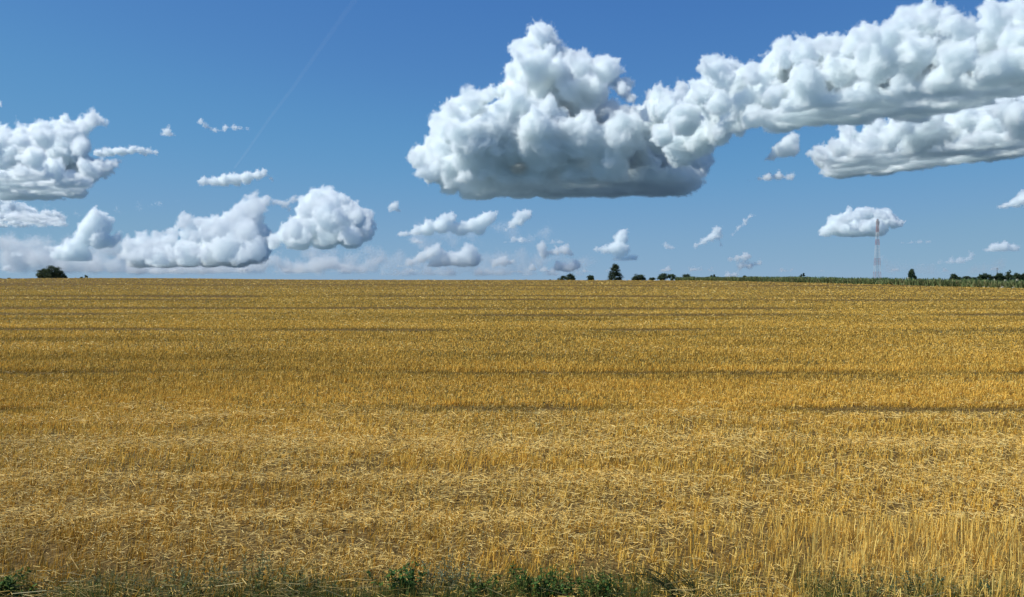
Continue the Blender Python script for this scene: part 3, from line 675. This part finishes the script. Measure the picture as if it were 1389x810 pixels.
# ------------------------------------------------------------------ lattice mast and pole
def plain(name, col, rough=.5):
    m, nt, p = new_mat(name)
    nz = nt.nodes.new('ShaderNodeTexNoise'); nz.inputs['Scale'].default_value = .8; mxr = nt.nodes.new('ShaderNodeMix'); mxr.data_type = 'RGBA'
    mxr.inputs['A'].default_value = (*[c * .88 for c in col], 1); mxr.inputs['B'].default_value = (*col, 1)
    nt.links.new(nz.outputs[0], mxr.inputs['Factor']); nt.links.new(mxr.outputs['Result'], p.inputs['Base Color']); p.inputs['Roughness'].default_value = rough
    return m
RED, WHITE, GREY = plain('mast_red_paint', (.50, .15, .13)), plain('mast_white_paint', (.80, .80, .80)), plain('grey_metal', (.30, .31, .33))
YT = 1000.0; XT = ray(1190, 340)[0] * YT
mast = bpy.data.objects.new('lattice_mast', None); C.objects.link(mast); zT = float(terrain(XT, YT)); mast.location = (XT, YT, zT)
tag(mast, 'tall red and white banded lattice radio mast standing beyond the crop', 'radio mast')
def zt(py): return CAM_Z + ray(1190, py)[1] * YT - zT
levels_ = [(zt(297.5), 'RED'), (zt(315), 'WHITE'), (zt(325), 'RED'), (zt(332.5), 'WHITE'), (zt(350.5), 'RED'), (zt(360), 'WHITE'), (zt(369), 'RED'), (zt(379), 'WHITE'), (0.0, None)]
Htop = levels_[0][0]
def half(z): return .75 + (3.6 - .75) * (1 - z / Htop) ** 1.05
def bar(V, F, a_, b_, r_):
    v, f = tube_path([a_, b_], [r_, r_], 5); F += [tuple(q + len(V) for q in ff) for ff in f]; V += v
for (zt1, colr), (zt0, _) in zip(levels_[:-1], levels_[1:]):
    V, F = [], []
    z_ = zt0
    nb = max(1, round((zt1 - zt0) / (half((zt0 + zt1) / 2) * 1.9)))
    zs = np.linspace(zt0, zt1, nb + 1)
    for za, zb in zip(zs[:-1], zs[1:]):
        ha, hb = half(za), half(zb)
        ca = [(-ha, -ha), (ha, -ha), (ha, ha), (-ha, ha)]; cb_ = [(-hb, -hb), (hb, -hb), (hb, hb), (-hb, hb)]
        for k in range(4):
            j = (k + 1) % 4
            bar(V, F, (*ca[k], za), (*cb_[k], zb), .115)
            bar(V, F, (*ca[k], za), (*cb_[j], zb), .065); bar(V, F, (*ca[j], za), (*cb_[k], zb), .065)
            bar(V, F, (*cb_[k], zb), (*cb_[j], zb), .065)
    o = mesh_from('mast_section', np.array(V), np.array(F), RED if colr == 'RED' else WHITE, mast)
    o['label'] = 'red lattice section' if colr == 'RED' else 'white lattice section'
V, F = [], []
bar(V, F, (0, .4, 2), (0, .4, Htop), .13)
mesh_from('cable_ladder', np.array(V), np.array(F), GREY, mast)
def box(V, F, c, s_):
    b0 = len(V)
    for dz in (-1, 1):
        for dy in (-1, 1):
            for dx in (-1, 1): V.append(np.array(c) + np.array([dx, dy, dz]) * np.array(s_) / 2)
    for f in ((0, 2, 3, 1), (4, 5, 7, 6), (0, 1, 5, 4), (2, 6, 7, 3), (0, 4, 6, 2), (1, 3, 7, 5)): F.append(tuple(b0 + q for q in f))
for k, (ax_, ay_, zo) in enumerate([(-1.35, -.7, -2.2), (1.35, -.6, -3.4), (0, -1.4, -1.6), (-.9, 1.3, -3.0), (1.1, 1.2, -1.8), (-1.4, -.5, -4.9), (1.45, .2, -5.6)]):
    V, F = [], []; box(V, F, (ax_ * 1.25, ay_ * 1.2, Htop + zo), (.7, .4, 2.4)); bar(V, F, (ax_ * .5, ay_ * .5, Htop + zo), (ax_, ay_, Htop + zo), .08)
    mesh_from('panel_antenna', np.array(V), np.array(F), WHITE if ax_ < 0 else GREY, mast)
for pz_ in (.1, 4.4):
    V, F = [], []; box(V, F, (0, 0, Htop - pz_), (2.9, 2.9, .18)); mesh_from('platform', np.array(V), np.array(F), GREY, mast)
V, F = [], []; bar(V, F, (0, 0, Htop), (0, 0, Htop + 2.2), .12); mesh_from('lightning_rod', np.array(V), np.array(F), GREY, mast)

YP = 600.0; XP = ray(1352.5, 370)[0] * YP; zP = float(terrain(XP, YP))
V, F = [], []; topz = CAM_Z + ray(1352.5, 363.5)[1] * YP - zP
v, f = tube_path([(0, 0, 0), (0, 0, topz)], [.24, .15], 8); V += v; F += f
pole = bpy.data.objects.new('utility_pole', None); C.objects.link(pole); pole.location = (XP, YP, zP)
mesh_from('shaft', np.array(V), np.array(F), plain('weathered_wood', (.12, .10, .09), .9), pole)
V, F = [], []; box(V, F, (0, -.2, topz - .6), (1.5, .12, .14)); mesh_from('crossarm', np.array(V), np.array(F), bpy.data.materials['weathered_wood'], pole)
tag(pole, 'thin bare pole standing behind the dark trees on the right', 'pole')

# ------------------------------------------------------------------ weeds and bent straw at the roadside edge
weed_mat = tint_mat('weed_leaf', .65, .12, .3)
def weed(name, label, X, Y, Wd, Hh, colour, stems=14, leaf=.03, per=26, lean=(0, .25), group=None, cat='weed', kind=None):
    zg = float(terrain(X, Y)); Hh *= 1.15; stems = int(stems * 1.15); St = Lf = ([], [], [])
    for s_i in range(stems):
        bx, by = rng.normal(0, Wd * .32), rng.normal(0, Wd * .2)
        hh = Hh * rng.uniform(.55, 1.05); ld = rng.uniform(0, 6.28); le = abs(rng.normal(*lean))
        p0 = np.array([bx, by, terrain(X + bx, Y + by) - zg - .01]); d = np.array([math.sin(le) * math.cos(ld), math.sin(le) * math.sin(ld), math.cos(le)])
        seg = 4; pts_ = [p0 + d * hh * t + np.array([math.cos(ld), math.sin(ld), 0]) * .12 * hh * t * t for t in np.linspace(0, 1, seg + 1)]
        for a_, b_ in zip(pts_[:-1], pts_[1:]):
            side = np.array([.0025, 0, 0]); V = np.array([a_ - side, a_ + side, b_ + side * .8, b_ - side * .8])
            add_blades(St, V, np.array([[0, 1, 2, 3]]), np.tile(np.array(colour) * .9, (4, 1)))
        m = int(per * rng.uniform(.7, 1.2)); t = rng.uniform(.12, 1.0, m)
        c = p0 + d * hh * t[:, None] + np.array([math.cos(ld), math.sin(ld), 0]) * .12 * hh * (t ** 2)[:, None]
        az = rng.uniform(0, 6.28, m); el = rng.uniform(-.3, .9, m)
        di = np.c_[np.cos(el) * np.cos(az), np.cos(el) * np.sin(az), np.sin(el)]; sd = np.c_[-np.sin(az), np.cos(az), rng.normal(0, .3, m)]
        L_ = (leaf * rng.uniform(.6, 1.5, m) * (1.2 - .6 * t))[:, None]; wd_ = L_ * .3
        V = np.stack([c, c + di * L_ * .5 + sd * wd_, c + di * L_, c + di * L_ * .5 - sd * wd_], 1).reshape(-1, 3)
        cc = np.array(colour)[None] * rng.uniform(.6, 1.45, (m, 1)) * np.c_[rng.uniform(.8, 1.3, m), np.ones(m), rng.uniform(.7, 1.3, m)]
        add_blades(Lf, V, np.arange(4 * m).reshape(m, 4), np.repeat(cc, 4, 0))
    root = mesh_from(name, np.concatenate(Lf[0]), np.concatenate(Lf[1]), weed_mat, colors=np.concatenate(Lf[2]))
    root.location = (X, Y, zg); tag(root, label, cat, group, kind)
    return root
def gx_at(px, Y): return ray(px, 800)[0] * Y
GRN, GRY = (.090, .145, .030), (.165, .185, .075)
weed('weed_clump', 'bright dark green leafy weed in the bottom left corner', gx_at(6, 7.25), 7.25, .30, .24, GRN, 22, .06, 30)
weed('sparse_weeds', 'grey green weed spray near the left of the verge, over bent straw', gx_at(140, 7.4), 7.4, .35, .20, GRY, 10, .03, kind='stuff')
weed('sparse_weeds', 'loose grey green weeds among bent straw, second from the left', gx_at(235, 7.35), 7.35, .55, .26, GRY, 18, .035, kind='stuff')
weed('sparse_weeds', 'tall feathery grey green weed before the left half of the field', gx_at(325, 7.45), 7.45, .65, .33, GRY, 26, .03, kind='stuff')
weed('sparse_weeds', 'sparse olive weed below the left centre of the field', gx_at(410, 7.35), 7.35, .35, .24, (.11, .15, .06), 12, .035, kind='stuff')
weed('weed_clump', 'deep green weed with curled leaves left of the silvery patch', gx_at(549, 7.3), 7.3, .22, .30, (.065, .14, .032), 16, .055, 30)
weed('weed_clump', 'wide silvery grey green weed patch at the bottom centre', gx_at(605, 7.4), 7.4, .60, .32, (.19, .21, .11), 34, .03)
weed('weed_clump', 'small dark green weed just right of the silvery patch', gx_at(655, 7.25), 7.25, .22, .22, GRN, 14, .045)
weed('weed_clump', 'dense dark green weed patch right of the bottom centre', gx_at(738, 7.25), 7.25, .48, .26, (.075, .135, .03), 40, .045, 30)
weed('weed_clump', 'dark green weed between the dense patch and the leaning grass', gx_at(818, 7.25), 7.25, .36, .24, (.075, .135, .03), 26, .04, 28)
weed('sparse_weeds', 'thin grey green weeds before the tall pale stubble', gx_at(1155, 7.35), 7.35, .7, .20, GRY, 20, .03, kind='stuff')
weed('sparse_weeds', 'blue green weeds near the right end of the verge', gx_at(1240, 7.35), 7.35, .6, .22, (.12, .17, .085), 22, .03, kind='stuff')
weed('sparse_weeds', 'blue green weed tuft at the far right end of the verge', gx_at(1350, 7.3), 7.3, .5, .20, (.12, .17, .085), 18, .03, kind='stuff')
# low creeping weeds all along
lw = ([], [], []); n = 9000
x = rng.uniform(-5.2, 5.2, n); y = 6.9 + np.abs(rng.normal(0, .42, n)); k_ = vnoise(np.c_[x / .7, y / .5, x * 0], 71) > -.15; x, y = x[k_], y[k_]; n = len(x)
col = np.where((rng.random(n) < .4)[:, None], np.array(GRN), np.array(GRY)) * rng.uniform(.5, 1.3, (n, 1))
V, F, Cc = blades(np.c_[x, y, terrain(x, y) + rng.uniform(0, .10, n)], rng.uniform(0, 3, n), rng.uniform(.3, 1.3, n), rng.uniform(0, 6.28, n), rng.uniform(.02, .06, n), rng.uniform(.006, .018, n), col, .4)
o = mesh_from('low_weeds', V, F, weed_mat, colors=Cc); tag(o, 'low green weeds creeping along the field margin', 'weeds', kind='stuff')

# fine grass fringe
n = 15000
x = rng.uniform(-5.2, 5.2, n); y = 6.95 + np.abs(rng.normal(0, .34, n))
dk = .5 + .9 * vnoise(np.c_[x / .45, y / .5, x * 0], 81) + .35 * vnoise(np.c_[x / 1.6, x * 0, x * 0], 82) - .45 * sstep(1.8, 3.2, x)
k_ = rng.random(n) < dk; x, y = x[k_], y[k_]; n = len(x)
col = np.array([.115, .155, .040])[None] * rng.uniform(.5, 1.5, (n, 1)) * np.c_[rng.uniform(.8, 1.5, n), np.ones(n), np.ones(n)]
V, F, Cc = blades(np.c_[x, y, terrain(x, y)], rng.normal(0, .8, n), np.abs(rng.normal(.3, .3, n)), rng.uniform(0, 6.28, n), rng.uniform(.08, .30, n), rng.uniform(.003, .007, n), col, .15)
o = mesh_from('verge_grass', V, F, weed_mat, colors=Cc); tag(o, 'fine green grass fringe along the near edge of the field', 'grass', kind='stuff')

# leaning dark grass stems
def tuft(label, px, Y, nst, Hh, az0, le0, colour, w_=.006, spread=.12):
    X = gx_at(px, Y); zg = float(terrain(X, Y)); S_ = ([], [], [])
    for q in range(nst):
        b = np.array([rng.normal(0, spread), rng.normal(0, .06), 0]); az = az0 + rng.normal(0, .15); le = le0 + rng.normal(0, .1); hh = Hh * rng.uniform(.6, 1.05)
        pts_ = []
        for t in np.linspace(0, 1, 7):
            a_ = le + .35 * t * t; pts_.append(b + np.array([math.cos(az) * math.sin(a_), math.sin(az) * math.sin(a_), math.cos(a_)]) * hh * t)
        cc = np.array(colour) * rng.uniform(.6, 1.5)
        for i_ in range(6):
            s0 = np.array([.5, 0, .5]) * w_ * (1 - .1 * i_); s1 = np.array([.5, 0, .5]) * w_ * (1 - .1 * (i_ + 1))
            add_blades(S_, np.array([pts_[i_] - s0, pts_[i_] + s0, pts_[i_ + 1] + s1, pts_[i_ + 1] - s1]), np.array([[0, 1, 2, 3]]), np.tile(cc, (4, 1)))
    o = mesh_from('grass_tuft', np.concatenate(S_[0]), np.concatenate(S_[1]), weed_mat, colors=np.concatenate(S_[2])); o.location = (X, Y, zg)
    tag(o, label, 'grass tuft')
tuft('dark olive grass stems leaning left at the bottom right of centre', 925, 7.25, 26, .46, math.pi, .62, (.10, .12, .05), .007, .035)
tuft('second sparser bunch of dark stems leaning left beside the pale stubble', 945, 7.3, 10, .40, math.pi, .38, (.12, .13, .05), .006, .02)
tuft('thin dark stems leaning left in front of the tall pale stubble', 1195, 7.3, 8, .34, math.pi, .8, (.16, .13, .05), .005, .03)

# bent and broken long straws over the verge
bs = ([], [], []); n = 900
x = np.concatenate([rng.uniform(-5.2, -1.2, 600), rng.uniform(-1.2, 5.2, 300)]); y = rng.uniform(6.75, 7.6, n)
az = np.where(rng.random(n) < .65, rng.normal(-.25, .35, n), rng.uniform(0, 3.14, n)); L_ = rng.uniform(.12, .42, n)
b = np.c_[x, y, terrain(x, y) + rng.uniform(.02, .20, n)]; up = np.c_[np.cos(az), np.sin(az) * .6, rng.normal(-.05, .22, n)]
sd = np.c_[np.zeros(n), rng.normal(0, .5, n), np.ones(n)]; sd /= np.linalg.norm(sd, axis=1, keepdims=True); hw = rng.uniform(.0014, .0028, n)[:, None]
V = np.stack([b - sd * hw, b + sd * hw, b + up * L_[:, None] + sd * hw * .8, b + up * L_[:, None] - sd * hw * .8], 1).reshape(-1, 3)
col = straw_colour(n, rng.uniform(.45, 1.1, n), (.66, .50, .20), .15)
o = mesh_from('bent_straw', V, np.arange(4 * n).reshape(n, 4), stem_mat, colors=np.repeat(col, 4, 0)); tag(o, 'long bent straws lying across the weedy field margin', 'straw', kind='stuff')
